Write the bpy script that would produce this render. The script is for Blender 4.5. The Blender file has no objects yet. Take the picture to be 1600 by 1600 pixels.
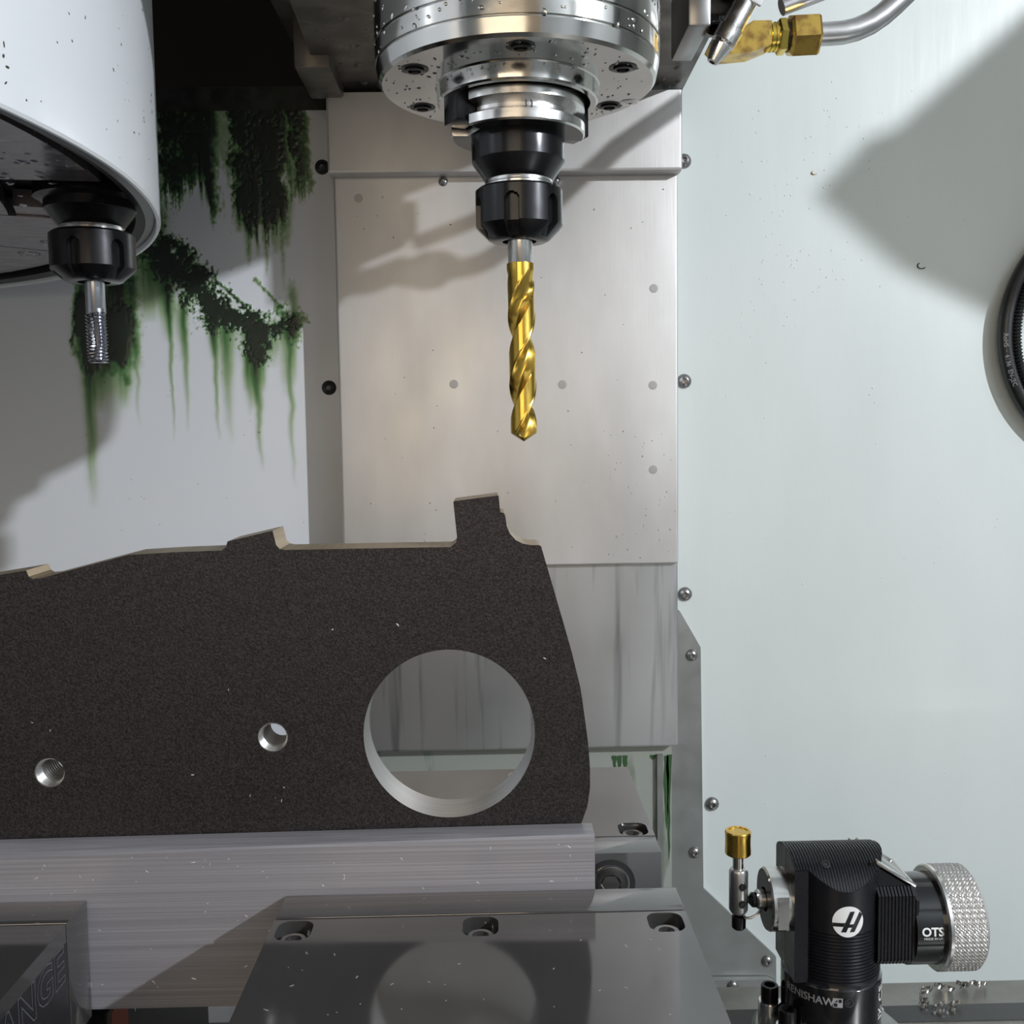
import bpy, bmesh, math, random
import numpy as np
from mathutils import Vector, Matrix
random.seed(7)
RS = np.random.RandomState(11)
scene = bpy.context.scene
COL = scene.collection
S = 0.001                      # all modelling numbers below are millimetres
CAMH = 1.25                    # camera height above the shop floor (m); Z=0 mm in the numbers is this level
def W(p): return Vector((p[0]*S, p[1]*S, p[2]*S + CAMH))

# ------------------------------------------------------------------ camera
yaw, pitch, roll = math.radians(1.05), math.radians(-4.5), math.radians(.82)
fwd = Vector((math.sin(yaw)*math.cos(pitch), math.cos(yaw)*math.cos(pitch), math.sin(pitch)))
r0 = Vector((math.cos(yaw), -math.sin(yaw), 0)); u0 = r0.cross(fwd)
rt = r0*math.cos(roll) - u0*math.sin(roll); up = rt.cross(fwd)
cam = bpy.data.cameras.new('camera'); cam.sensor_width = 36; cam.sensor_height = 36; cam.lens = 36
cam.clip_start = .01; cam.clip_end = 50
camo = bpy.data.objects.new('camera', cam); COL.objects.link(camo)
m = Matrix((rt, up, -fwd)).transposed().to_4x4(); m.translation = W((0, 0, 0)); camo.matrix_world = m
scene.camera = camo
# ------------------------------------------------------------------ world, lamps, exposure
wd = bpy.data.worlds.new('shop'); scene.world = wd; wd.use_nodes = True
wd.node_tree.nodes['Background'].inputs[0].default_value = (1.0, .80, .58, 1)
wd.node_tree.nodes['Background'].inputs[1].default_value = .42
def area(name, loc, target, sx, sy, watts, col):
    l = bpy.data.lights.new(name, 'AREA'); l.shape = 'RECTANGLE'; l.size = sx*S; l.size_y = sy*S
    l.energy = watts; l.color = col
    o = bpy.data.objects.new(name, l); COL.objects.link(o); o.location = W(loc)
    o.rotation_euler = (W(target) - W(loc)).to_track_quat('-Z', 'Y').to_euler()
    return o
KEY = (1420, -620, 740)
area('led_work_light', KEY, (60, 700, -60), 32, 32, 35, (.90, .95, 1.0))
area('warm_fill', (-260, -860, 240), (0, 800, 20), 800, 560, 3.6, (1.0, .83, .60))  # added soft warm fill, stands in for room light through the front opening
vs = scene.view_settings
vs.view_transform = 'Standard'; vs.look = 'None'; vs.exposure = -.1; vs.gamma = 1; vs.use_curve_mapping = False

# ------------------------------------------------------------------ materials
MAT = {}
def mat(name, col, rough=.5, metal=0., noise=None, bump=None, rvar=None, coat=0., spec=None, aniso=0.):
    """noise=(scale xyz, amount, dark colour)  bump=(scale xyz, strength)  rvar=(scale xyz, +/-)"""
    m = bpy.data.materials.new(name); m.use_nodes = True
    nt = m.node_tree; b = nt.nodes['Principled BSDF']
    b.inputs['Base Color'].default_value = (*col, 1); b.inputs['Roughness'].default_value = rough
    b.inputs['Metallic'].default_value = metal; b.inputs['Coat Weight'].default_value = coat
    b.inputs['Coat Roughness'].default_value = .08
    b.inputs['Anisotropic'].default_value = aniso
    if spec is not None: b.inputs['Specular IOR Level'].default_value = spec
    tc = nt.nodes.new('ShaderNodeTexCoord')
    def nz(sc, detail=4.):
        mp = nt.nodes.new('ShaderNodeMapping'); mp.inputs['Scale'].default_value = sc
        nt.links.new(tc.outputs['Object'], mp.inputs[0])
        n = nt.nodes.new('ShaderNodeTexNoise'); n.inputs['Scale'].default_value = 1; n.inputs['Detail'].default_value = detail
        nt.links.new(mp.outputs[0], n.inputs[0]); return n.outputs[0]
    if noise:
        sc, lo, hi, dark = noise
        r = nt.nodes.new('ShaderNodeMapRange'); r.inputs[1].default_value = lo; r.inputs[2].default_value = hi
        nt.links.new(nz(sc), r.inputs[0])
        mx = nt.nodes.new('ShaderNodeMix'); mx.data_type = 'RGBA'
        mx.inputs[6].default_value = (*dark, 1); mx.inputs[7].default_value = (*col, 1)
        nt.links.new(r.outputs[0], mx.inputs[0]); nt.links.new(mx.outputs[2], b.inputs['Base Color'])
    if rvar:
        sc, lo, hi = rvar
        r = nt.nodes.new('ShaderNodeMapRange'); r.inputs[1].default_value = .3; r.inputs[2].default_value = .7
        r.inputs[3].default_value = lo; r.inputs[4].default_value = hi
        nt.links.new(nz(sc), r.inputs[0]); nt.links.new(r.outputs[0], b.inputs['Roughness'])
    if bump:
        sc, st = bump
        bp = nt.nodes.new('ShaderNodeBump'); bp.inputs['Strength'].default_value = st; bp.inputs['Distance'].default_value = .0006
        nt.links.new(nz(sc), bp.inputs['Height']); nt.links.new(bp.outputs[0], b.inputs['Normal'])
    MAT[name] = m
    return m
mat('white_paint', (.66, .70, .69), .32, 0, noise=((9, 9, 3), .3, .7, (.60, .645, .63)), bump=((110, 110, 14), .22), coat=.25)
mat('shroud_white', (.72, .74, .77), .3, 0, bump=((60, 60, 60), .03), coat=.2)
mat('enclosure', (.55, .57, .58), .5)
mat('black_void', (.012, .012, .014), .7)
mat('dark_beam', (.05, .055, .05), .5, .2, noise=((60, 60, 60), .4, .6, (.02, .025, .02)))
mat('cover_steel', (.66, .64, .63), .36, .52, noise=((16, 16, 7), .3, .7, (.52, .495, .48)), bump=((700, 60, 26), .06), rvar=((14, 14, 8), .34, .48))
mat('cast_iron', (.21, .19, .165), .40, .5, noise=((30, 30, 30), .35, .65, (.11, .096, .083)), bump=((90, 90, 90), .35), rvar=((40, 40, 40), .22, .55))
mat('nose_steel', (.60, .59, .57), .13, 1, rvar=((50, 50, 50), .08, .2), noise=((20, 20, 20), .35, .6, (.50, .49, .47)), bump=((160, 160, 160), .03))
mat('ring_groove', (.05, .05, .05), .4, .6)
mat('bright_steel', (.70, .69, .68), .2, 1, rvar=((90, 90, 200), .12, .3))
mat('black_oxide', (.018, .018, .02), .2, .6, rvar=((60, 60, 60), .14, .28))
mat('socket_black', (.02, .02, .022), .35, .4)
mat('gold_tin', (.80, .53, .11), .2, 1, rvar=((200, 200, 60), .14, .3), noise=((60, 60, 20), .3, .7, (.62, .40, .08)))
mat('tap_steel', (.40, .41, .46), .25, 1)
mat('wet_plate', (.30, .28, .31), .2, .8, rvar=((60, 200, 60), .12, .3), bump=((120, 160, 120), .12))
mat('rubber', (.012, .012, .013), .35)
mat('mill_scale', (.047, .041, .046), .33, .5, noise=((1500, 1500, 1500), .40, .66, (.014, .012, .0135)), bump=((1300, 1300, 1300), .35), rvar=((12, 12, 12), .36, .5))
mat('cut_edge', (.42, .33, .22), .38, .65, noise=((500, 20, 500), .3, .7, (.30, .23, .15)))
mat('machined_bore', (.58, .565, .55), .3, .9, noise=((30, 300, 30), .3, .7, (.46, .45, .44)))
mat('aluminium', (.33, .322, .35), .33, .22, noise=((5, 900, 2200), .3, .7, (.225, .218, .24)), bump=((8, 2400, 2400), .12), rvar=((6, 200, 300), .27, .42))
mat('vise_ground', (.22, .215, .215), .1, .8, rvar=((25, 25, 25), .06, .12), noise=((18, 18, 18), .3, .7, (.175, .171, .171)))
mat('vise_side', (.12, .117, .132), .34, .85, noise=((140, 40, 60), .3, .7, (.075, .073, .083)), bump=((300, 90, 120), .1))
mat('vise_engrave', (.30, .30, .32), .4, .7)
mat('vise_engrave_dark', (.03, .03, .034), .5, .3)
mat('vise_base', (.03, .03, .032), .4, .4)
mat('orange_print', (.42, .06, .015), .45)
mat('white_print', (.75, .75, .75), .5)
mat('grey_print', (.32, .32, .34), .5)
mat('probe_black', (.010, .010, .013), .26, .2, rvar=((60, 60, 60), .2, .34))
mat('probe_gloss', (.008, .008, .010), .1, .1, coat=.5)
mat('lens_black', (.015, .012, .012), .04, 0, coat=1.)
mat('knurl', (.60, .59, .585), .42, .75)
mat('galvanised', (.36, .365, .36), .42, .75, noise=((22, 22, 22), .35, .65, (.29, .30, .285)), rvar=((40, 40, 40), .35, .55))
mat('green_panel', (.42, .44, .40), .45, .4, noise=((40, 40, 9), (.30), (.42), (.10, .16, .08)))
mat('screw_steel', (.30, .29, .29), .3, .9)
mat('screw_dark', (.05, .05, .052), .35, .6)
mat('table_iron', (.30, .29, .27), .33, .85, noise=((30, 30, 30), .3, .7, (.20, .19, .175)), rvar=((18, 18, 18), .2, .5), bump=((120, 120, 120), .1))
mat('brass', (.70, .47, .12), .24, 1, noise=((120, 120, 120), .36, .55, (.36, .21, .07)))
mat('brass_bright', (.82, .62, .14), .2, 1, noise=((160, 160, 160), .3, .5, (.55, .38, .09)))
mat('tube_steel', (.62, .61, .61), .3, .95, noise=((60, 20, 20), .35, .7, (.48, .47, .47)))
mat('hose_black', (.013, .014, .015), .28)
mat('chip_metal', (.62, .61, .60), .22, 1)
mat('swarf_metal', (.60, .59, .59), .38, .6)
mat('chip_dark', (.05, .045, .03), .6)
mat('water', (.70, .73, .73), .05, 0, coat=.6)
mat('water_steel', (.55, .54, .53), .08, .7)
mat('weld_mark', (.40, .385, .375), .5, .6)
mat('algae', (.03, .085, .025), .6)
# way cover with coolant drip marks (thin dark vertical runs)
def drip_mat():
    m = mat('cover_streaked', (.50, .495, .495), .4, .85, bump=((700, 60, 26), .05), rvar=((14, 14, 8), .32, .48))
    nt = m.node_tree; b = nt.nodes['Principled BSDF']; tc = nt.nodes.new('ShaderNodeTexCoord')
    mp = nt.nodes.new('ShaderNodeMapping'); mp.inputs['Scale'].default_value = (95, 1, 5)
    n = nt.nodes.new('ShaderNodeTexNoise'); n.inputs['Scale'].default_value = 1; n.inputs['Detail'].default_value = 3; n.inputs['Distortion'].default_value = .4
    r = nt.nodes.new('ShaderNodeMapRange'); r.inputs[1].default_value = .56; r.inputs[2].default_value = .72
    mx = nt.nodes.new('ShaderNodeMix'); mx.data_type = 'RGBA'
    mx.inputs[6].default_value = (.52, .515, .515, 1); mx.inputs[7].default_value = (.31, .31, .315, 1)
    nt.links.new(tc.outputs['Object'], mp.inputs[0]); nt.links.new(mp.outputs[0], n.inputs[0]); nt.links.new(n.outputs[0], r.inputs[0])
    nt.links.new(r.outputs[0], mx.inputs[0]); nt.links.new(mx.outputs[2], b.inputs['Base Color'])
drip_mat()
# left wall: white paint, stain density read from an attribute (algae runs grown on the wall)
def stain_mat():
    m = bpy.data.materials.new('stained_paint'); m.use_nodes = True; nt = m.node_tree; b = nt.nodes['Principled BSDF']
    at = nt.nodes.new('ShaderNodeAttribute'); at.attribute_name = 'stain'
    nt.links.new(at.outputs['Color'], b.inputs['Base Color'])
    b.inputs['Roughness'].default_value = .4; b.inputs['Coat Weight'].default_value = .1
    MAT['stained_paint'] = m
stain_mat()

# ------------------------------------------------------------------ mesh helpers (mm in, metres out)
ORG = {}
class MB:
    def __init__(s): s.v = []; s.f = []
    def add(s, vs, fs):
        o = len(s.v); s.v += [tuple(p) for p in vs]; s.f += [tuple(i + o for i in f) for f in fs]; return s
    def box(s, x0, x1, y0, y1, z0, z1, bev=0):
        if bev:
            bm = bmesh.new(); bmesh.ops.create_cube(bm, size=1)
            for v in bm.verts:
                v.co = Vector(((x0+x1)/2 + v.co.x*(x1-x0), (y0+y1)/2 + v.co.y*(y1-y0), (z0+z1)/2 + v.co.z*(z1-z0)))
            bmesh.ops.bevel(bm, geom=bm.edges[:], offset=bev, segments=2, profile=.5, affect='EDGES')
            bm.verts.index_update(); s.add([v.co[:] for v in bm.verts], [[v.index for v in f.verts] for f in bm.faces]); bm.free(); return s
        vs = [(x, y, z) for x in (x0, x1) for y in (y0, y1) for z in (z0, z1)]
        return s.add(vs, [(0, 1, 3, 2), (4, 6, 7, 5), (0, 4, 5, 1), (2, 3, 7, 6), (0, 2, 6, 4), (1, 5, 7, 3)])
    def prism(s, pts, a, b, axis='Y'):
        """outline of 2-D points pushed from a to b along the axis; pts are (x,z) for Y, (y,z) for X, (x,y) for Z"""
        n = len(pts)
        def P(p, t): return {'Y': (p[0], t, p[1]), 'X': (t, p[0], p[1]), 'Z': (p[0], p[1], t)}[axis]
        vs = [P(p, a) for p in pts] + [P(p, b) for p in pts]
        return s.add(vs, [tuple(range(n)), tuple(range(2*n-1, n-1, -1))] + [(i, i+n, (i+1) % n + n, (i+1) % n) for i in range(n)])
    def lathe(s, prof, c, axis='Z', seg=64, caps=True, a0=0., a1=360.):
        """prof = [(radius, position along axis)], c = the two other coordinates"""
        full = abs(a1 - a0) >= 360; n = seg if full else seg + 1
        vs = []; fs = []
        for r, h in prof:
            for k in range(n):
                a = math.radians(a0 + (a1 - a0)*k/seg); ca, sa = r*math.cos(a), r*math.sin(a)
                vs.append({'Z': (c[0]+ca, c[1]+sa, h), 'X': (h, c[0]+ca, c[1]+sa), 'Y': (c[0]+ca, h, c[1]+sa)}[axis])
        for i in range(len(prof)-1):
            for k in range(seg):
                k2 = (k+1) % n; fs.append((i*n+k, i*n+k2, (i+1)*n+k2, (i+1)*n+k))
        if caps and full:
            if prof[0][0] > 0: fs.append(tuple(range(n)))
            if prof[-1][0] > 0: fs.append(tuple(range((len(prof)-1)*n, len(prof)*n)))
        return s.add(vs, fs)
    def tube(s, path, rad, seg=16, caps=True):
        pts = [Vector(p) for p in path]; n = len(pts); vs = []; fs = []
        t0 = (pts[1]-pts[0]).normalized(); nrm = t0.orthogonal().normalized()
        for i, p in enumerate(pts):
            t = (pts[min(i+1, n-1)] - pts[max(i-1, 0)]).normalized()
            nrm = (nrm - t*nrm.dot(t)).normalized(); bn = t.cross(nrm)
            r = rad[i] if hasattr(rad, '__len__') else rad
            for k in range(seg):
                a = 2*math.pi*k/seg; vs.append(p + nrm*(r*math.cos(a)) + bn*(r*math.sin(a)))
        for i in range(n-1):
            for k in range(seg): fs.append((i*seg+k, i*seg+(k+1) % seg, (i+1)*seg+(k+1) % seg, (i+1)*seg+k))
        if caps: fs += [tuple(range(seg)), tuple(range((n-1)*seg, n*seg))]
        return s.add(vs, fs)
    def rotate(s, center, axis, deg):
        M = Matrix.Rotation(math.radians(deg), 3, axis); c = Vector(center)
        s.v = [tuple(M @ (Vector(p)-c) + c) for p in s.v]; return s
    def mesh(s, name, mt, org=(0, 0, 0), smooth=35):
        me = bpy.data.meshes.new(name)
        me.from_pydata([((p[0]-org[0])*S, (p[1]-org[1])*S, (p[2]-org[2])*S) for p in s.v], [], s.f)
        bm = bmesh.new(); bm.from_mesh(me); bmesh.ops.recalc_face_normals(bm, faces=bm.faces[:]); bm.to_mesh(me); bm.free()
        me.materials.append(MAT[mt])
        if smooth:
            me.shade_smooth(); me.set_sharp_from_angle(angle=math.radians(smooth))
        return me
    def build(s, name, mt, parent=None, smooth=35, **kw):
        """one mesh object; a top-level one gets its origin at the base centre of its bounds"""
        if parent is not None: org = ORG[parent.name]
        else:
            a = np.array(s.v); org = ((a[:, 0].min()+a[:, 0].max())/2, (a[:, 1].min()+a[:, 1].max())/2, a[:, 2].min())
        o = bpy.data.objects.new(name, s.mesh(name, mt, org, smooth)); COL.objects.link(o); ORG[o.name] = org
        if parent is not None: o.parent = parent
        else: o.location = W(org)
        return tag(o, **kw)
def tag(o, label=None, cat=None, group=None, kind=None):
    if label: o['label'] = label
    if cat: o['category'] = cat
    if group: o['group'] = group
    if kind: o['kind'] = kind
    return o
def thing(name, base, label, cat, group=None, kind=None):
    o = bpy.data.objects.new(name, None); COL.objects.link(o); o.location = W(base); o.empty_display_size = .02
    ORG[o.name] = tuple(base); return tag(o, label, cat, group, kind)
def inst(o_mesh, name, parent, loc, rot=None):
    """another object on shared mesh data; the mesh is modelled around its own origin"""
    o = bpy.data.objects.new(name, o_mesh); COL.objects.link(o); o.parent = parent
    g = ORG[parent.name]; o.location = Vector(((loc[0]-g[0])*S, (loc[1]-g[1])*S, (loc[2]-g[2])*S))
    if rot: o.rotation_euler = rot
    ORG[o.name] = tuple(loc); return o
def raw(o_mesh, name, loc, rot=None, **kw):
    o = bpy.data.objects.new(name, o_mesh); COL.objects.link(o); o.location = W(loc)
    if rot: o.rotation_euler = rot
    ORG[o.name] = tuple(loc); return tag(o, **kw)
def struct(mb, name, mt, **kw): return mb.build(name, mt, None, kind='structure', **kw)
def filled(loops, a, b, axis='Y'):
    """flat plate with holes: 2-D loops (outline first) filled, then pushed from a to b (mm)"""
    cu = bpy.data.curves.new('tmp', 'CURVE'); cu.dimensions = '2D'; cu.fill_mode = 'BOTH'
    for lp in loops:
        sp = cu.splines.new('POLY'); sp.points.add(len(lp)-1); sp.use_cyclic_u = True
        for p, q in zip(sp.points, lp): p.co = (q[0], q[1], 0, 1)
    ob = bpy.data.objects.new('tmp', cu); COL.objects.link(ob)
    dg = bpy.context.evaluated_depsgraph_get(); me = bpy.data.meshes.new_from_object(ob.evaluated_get(dg))
    flat = [tuple(v.co[:2]) for v in me.vertices]; tris = [tuple(p.vertices) for p in me.polygons]
    bpy.data.objects.remove(ob); bpy.data.curves.remove(cu); bpy.data.meshes.remove(me)
    # weld
    key = {}; idx = []; uniq = []
    for p in flat:
        k = (round(p[0], 3), round(p[1], 3))
        if k not in key: key[k] = len(uniq); uniq.append(p)
        idx.append(key[k])
    tris = [tuple(idx[i] for i in t) for t in tris]; tris = [t for t in tris if len(set(t)) == 3]
    def P(p, t): return {'Y': (p[0], t, p[1]), 'X': (t, p[0], p[1]), 'Z': (p[0], p[1], t)}[axis]
    mb = MB(); n = len(uniq); mb.add([P(p, a) for p in uniq] + [P(p, b) for p in uniq], tris + [tuple(i+n for i in t[::-1]) for t in tris])
    from collections import Counter
    ec = Counter(tuple(sorted((t[i], t[(i+1) % 3]))) for t in tris for i in range(3))
    mb.f += [(e[0], e[1], e[1]+n, e[0]+n) for e, c in ec.items() if c == 1]
    return mb
def text2d(txt, size, bold=0.):
    """flat lettering: list of (verts2d, faces) at the given cap height, from the built-in typeface"""
    cu = bpy.data.curves.new('tmp', 'FONT'); cu.body = txt; cu.size = size*1.4; cu.offset = bold; cu.resolution_u = 3
    ob = bpy.data.objects.new('tmp', cu); COL.objects.link(ob)
    dg = bpy.context.evaluated_depsgraph_get(); me = bpy.data.meshes.new_from_object(ob.evaluated_get(dg))
    v = [tuple(p.co[:2]) for p in me.vertices]; f = [tuple(p.vertices) for p in me.polygons]
    bpy.data.objects.remove(ob); bpy.data.curves.remove(cu); bpy.data.meshes.remove(me)
    return v, f
def circ(cx, cz, r, n=48, a0=0): return [(cx + r*math.cos(a0+2*math.pi*k/n), cz + r*math.sin(a0+2*math.pi*k/n)) for k in range(n)]
def rrect(cx, cy, w, h, r, n=5):
    out = []
    for sx, sy, a in ((1, 1, 0), (-1, 1, 90), (-1, -1, 180), (1, -1, 270)):
        for k in range(n+1):
            t = math.radians(a + 90*k/n); out.append((cx + sx*(w/2-r) + r*math.cos(t), cy + sy*(h/2-r) + r*math.sin(t)))
    return out
def hexloop(r, a0=0): return [(r*math.cos(a0+math.pi/3*k), r*math.sin(a0+math.pi/3*k)) for k in range(6)]

# screw meshes around their own origin, head pointing +Z
def button_mb(r, h):
    mb = MB(); pr = [(r*math.cos(a), h*math.sin(a)) for a in np.linspace(0, math.radians(66), 7)]
    mb.lathe([(r*.98, -.3)] + pr + [(r*.38, h*.93), (r*.34, h*.35), (0.01, h*.3)], (0, 0), 'Z', 24); return mb
def socket_mb(r, h, k=.55):
    mb = MB(); mb.lathe([(r, 0), (r, h*.9), (r*.92, h), (r*k*1.1, h)], (0, 0), 'Z', 28, caps=False)
    n = 6; lo = hexloop(r*k)
    mb.add([(x, y, h) for x, y in hexloop(r*k*1.1)] + [(x, y, h*.35) for x, y in lo], [(i, (i+1) % 6, (i+1) % 6+6, i+6) for i in range(6)] + [tuple(range(6, 12))])
    return mb
ME_BUTTON = button_mb(6.2, 4.2).mesh('button_screw', 'screw_steel')
ME_BUTTON_S = button_mb(5.2, 3.4).mesh('button_screw', 'screw_steel')
ME_BUTTON_D = button_mb(6.2, 4.2).mesh('button_screw', 'screw_dark')
TOCAM = (math.pi/2, 0, 0)         # +Z -> -Y (towards the camera)

# ================================================================== THE ENCLOSURE
YW = 873
# rear wall, right of the column
wr = struct(MB().box(14, 1600, YW, YW+12, -900, 1000), 'wall_rear_right', 'white_paint')
# rear wall, left of the column: fine mesh where algae grows
def vnoise(x, y, seed):
    R = np.random.RandomState(seed); T = R.rand(256, 256)
    xi = np.floor(x).astype(int); yi = np.floor(y).astype(int); fx = x-xi; fy = y-yi
    fx = fx*fx*(3-2*fx); fy = fy*fy*(3-2*fy); xi &= 255; yi &= 255; x2 = (xi+1) & 255; y2 = (yi+1) & 255
    return (T[xi, yi]*(1-fx) + T[x2, yi]*fx)*(1-fy) + (T[xi, y2]*(1-fx) + T[x2, y2]*fx)*fy
def fbm(x, y, seed): return .5*vnoise(x, y, seed) + .3*vnoise(x*2.1, y*2.1, seed+1) + .2*vnoise(x*4.3, y*4.3, seed+2)
def algae(X, Z):
    """growth density on the wall, X and Z in mm"""
    d = np.zeros_like(X)
    wob = X + 4*(fbm(X/25, Z/25, 3)-.5)
    col = fbm(wob/5.5, Z/70, 21); fine = fbm(X/2.2, Z/2.6, 31); mid = fbm(X/9, Z/14, 41)
    def run(xc, w, z0, z1, amt, fade=1.):       # a run going down from z0 to z1
        t = np.clip((z0-Z)/(z0-z1), 0, 1); inside = np.clip((z0+10-Z-14*(fine-.5))/14, 0, 1)*(Z > z1)
        ww = w*(1-.55*t)
        return amt*np.exp(-((wob-xc)/ww)**2)*inside*(1-t)**fade*(.55+.9*col)
    # growth hanging from the top edge
    def clump(x0, x1, zb, amt):
        Xw = X + 16*(mid-.5) + 8*(fine-.5); e = np.clip((Xw-x0)/6, 0, 1)*np.clip((x1-Xw)/6, 0, 1)
        low = zb + 60*(fbm(X/5, X*0+3, 55)-.5) - 12 + 26*(mid-.5) + 22*(fine-.5)
        return amt*e*np.clip((Z-low)/12, 0, 1)*(.55+1.1*mid)*(.45+1.2*fine)
    d += clump(-276, -226, 206, 1.45) + clump(-214, -165, 184, 1.7) + clump(-166, -146, 215, 1.2) + .4*clump(-330, -150, 226, 1.)
    d += clump(-240, -222, 196, .9)
    for xc, w, z0, z1, a in ((-207, 5, 200, 168, 1.3), (-200, 4, 195, 140, 1.1), (-193, 3.5, 205, 148, 1.2), (-178, 6, 205, 150, .9), (-172, 3, 205, 120, .7), (-168, 5, 195, 155, 1.), (-186, 2.5, 180, 132, .7)):
        d += run(xc, w, z0, z1, a, .5)*(.4+fine*1.3)
    # diagonal ridge of growth, thick at its left end
    for (xa, za), (xb, zb), wd_, amt in (((-282, 176), (-262, 140), 9, .9), ((-271, 152), (-232, 110), 15, 3.2), ((-262, 160), (-240, 132), 7, 2.4), ((-236, 112), (-190, 85), 11, 2.8), ((-240, 140), (-201, 104), 2.2, 1.6), ((-205, 96), (-196, 70), 11, 2.2), ((-196, 84), (-160, 96), 6, 1.5), ((-196, 130), (-176, 108), 2, .9), ((-176, 106), (-164, 82), 6, 1.1)):
        dx, dz = xb-xa, zb-za; L2 = dx*dx+dz*dz
        t = np.clip(((X-xa)*dx+(Z-za)*dz)/L2, 0, 1)
        dist = np.hypot(X-xa-t*dx, Z-za-t*dz)
        d += amt*np.clip(1.3-dist/wd_ - 2.2*(fine-.45)-1.6*(mid-.5), 0, 1)*(.4+mid)
    # runs below the ridge
    for xc, w, z0, z1, a in ((-270, 8, 140, 78, 1.3), (-268, 2.2, 120, -5, .9), (-256, 3, 110, 2, .8), (-259, 5, 110, 62, .7), (-233, 5, 105, 62, 1.3), (-231, 3, 100, -6, .9), (-221, 6, 100, -8, .75), (-223, 9, 105, 40, .6), (-199, 9, 90, 20, 1.35), (-196, 4, 70, -32, .95), (-191, 4, 90, 35, 1.), (-204, 4, 70, 15, .7), (-183, 10, 92, 55, .7), (-174, 5, 92, 30, .55), (-169, 3.2, 95, -45, .95), (-165, 4, 120, 40, .8)):
        d += run(xc, w, z0, z1, a, .8)
    # wide dark smear under the tool changer
    Xw = X + 12*(mid-.5) + 6*(fine-.5); e = np.clip((Xw+350)/6, 0, 1)*np.clip((-292-Xw)/14, 0, 1)
    d += 2.1*e*np.clip((Z-66+.4*(X+350)+50*(mid-.5))/34, 0, 1)*(.45+.8*mid)*(.5+.9*col)
    d += run(-338, 7, 110, -62, 1.5, .9) + run(-330, 12, 90, 20, 1.2, .7) + run(-308, 10, 100, 22, 1.5, .9) + run(-318, 16, 100, 12, 1., .9) + run(-297, 3, 130, 8, .9, .8) + run(-285, 14, 190, 95, 1.6, .6)
    # little specks
    d += .6*((vnoise(X/2.0, Z/2.4, 77) > .985) & (vnoise(X/40, Z/40, 78) > .5))
    return np.clip(d, 0, 2.4)
def stained_wall():
    x0, x1, z0, z1 = -372., -128., -110., 267.
    nx, nz = 340, 500
    gx = np.linspace(x0, x1, nx+1); gz = np.linspace(z0, z1, nz+1)
    X, Z = np.meshgrid(gx, gz); D = algae(X, Z)*np.clip((X-x0)/6, 0, 1)
    paint = np.array((.74, .755, .795)); green = np.array((.085, .20, .065)); pale = np.array((.33, .43, .26)); dark = np.array((.008, .016, .009))
    t = D[..., None]
    c = np.where(t < .45, paint + (pale-paint)*(t/.45), np.where(t < .95, pale + (green-pale)*((t-.45)/.5), green + (dark-green)*np.clip((t-.95)/.75, 0, 1)))
    mb = MB(); n = nx+1
    mb.v = [(float(x), YW - .5*float(d), float(z)) for x, z, d in zip(X.ravel(), Z.ravel(), D.ravel())]
    ids = (np.arange(nz)[:, None]*n + np.arange(nx)[None, :]).ravel()
    mb.f = [(int(i), int(i+1), int(i+n+1), int(i+n)) for i in ids]
    nf = len(mb.v)
    def q(a, b, c_, d): mb.add([(a, YW, c_), (b, YW, c_), (b, YW, d), (a, YW, d)], [(0, 1, 2, 3)])
    q(-1150, x0, -900, z1); q(x1, 14, -900, z1); q(x0, x1, -900, z0)
    mb.add([(-1150, YW, z1), (14, YW, z1), (14, YW+12, z1), (-1150, YW+12, z1)], [(0, 1, 2, 3)])
    mb.add([(-1150, YW+12, -900), (14, YW+12, -900), (14, YW+12, z1), (-1150, YW+12, z1)], [(0, 1, 2, 3)])
    o = mb.build('wall_rear_left', 'stained_paint', kind='structure')
    ca = o.data.color_attributes.new('stain', 'FLOAT_COLOR', 'POINT')
    allc = np.ones((len(mb.v), 4)); allc[:, :3] = paint; allc[:nf, :3] = c.reshape(-1, 3)
    ca.data.foreach_set('color', allc.ravel().astype(np.float32))
    return o
wl = stained_wall()
for x, z in ((166, 226), (166, 41), (166.5, -144)): inst(ME_BUTTON, 'screw', wr, (x*.987, YW, z*.987), TOCAM)
inst(ME_BUTTON, 'screw', wr, (188, YW, -328.5), TOCAM)
for x, z in ((-137, 39), (-137.5, 221)): inst(ME_BUTTON_D, 'screw', wl, (x, YW, z), TOCAM)
struct(MB().box(-1150, -1138, -900, YW, -900, 1000), 'wall_left', 'enclosure')
struct(MB().box(1600, 1612, -900, YW+12, -900, 1000), 'wall_right', 'enclosure')
struct(MB().box(-1150, 1612, -912, YW+420, 1000, 1012), 'ceiling', 'enclosure')
struct(MB().box(-1150, 1612, -912, YW+12, -912, -900), 'floor', 'galvanised')
fr = MB().box(-1150, -420, -912, -900, -900, 1000); fr.box(420, 1612, -912, -900, -900, 1000); fr.box(-420, 420, -912, -900, -900, -500); fr.box(-420, 420, -912, -900, 720, 1000)
struct(fr, 'wall_front', 'enclosure')
# dark space above the left wall panel and the beam along its top edge
struct(MB().box(-1150, 14, YW+14, YW+40, 267.5, 291), 'trim_1', 'dark_beam')
struct(MB().box(-1150, 1612, YW+400, YW+412, 0, 1000), 'wall_column_bay', 'black_void')
struct(MB().box(-400, -60, 590, 860, -700, -440), 'trim_2', 'black_void')
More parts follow.
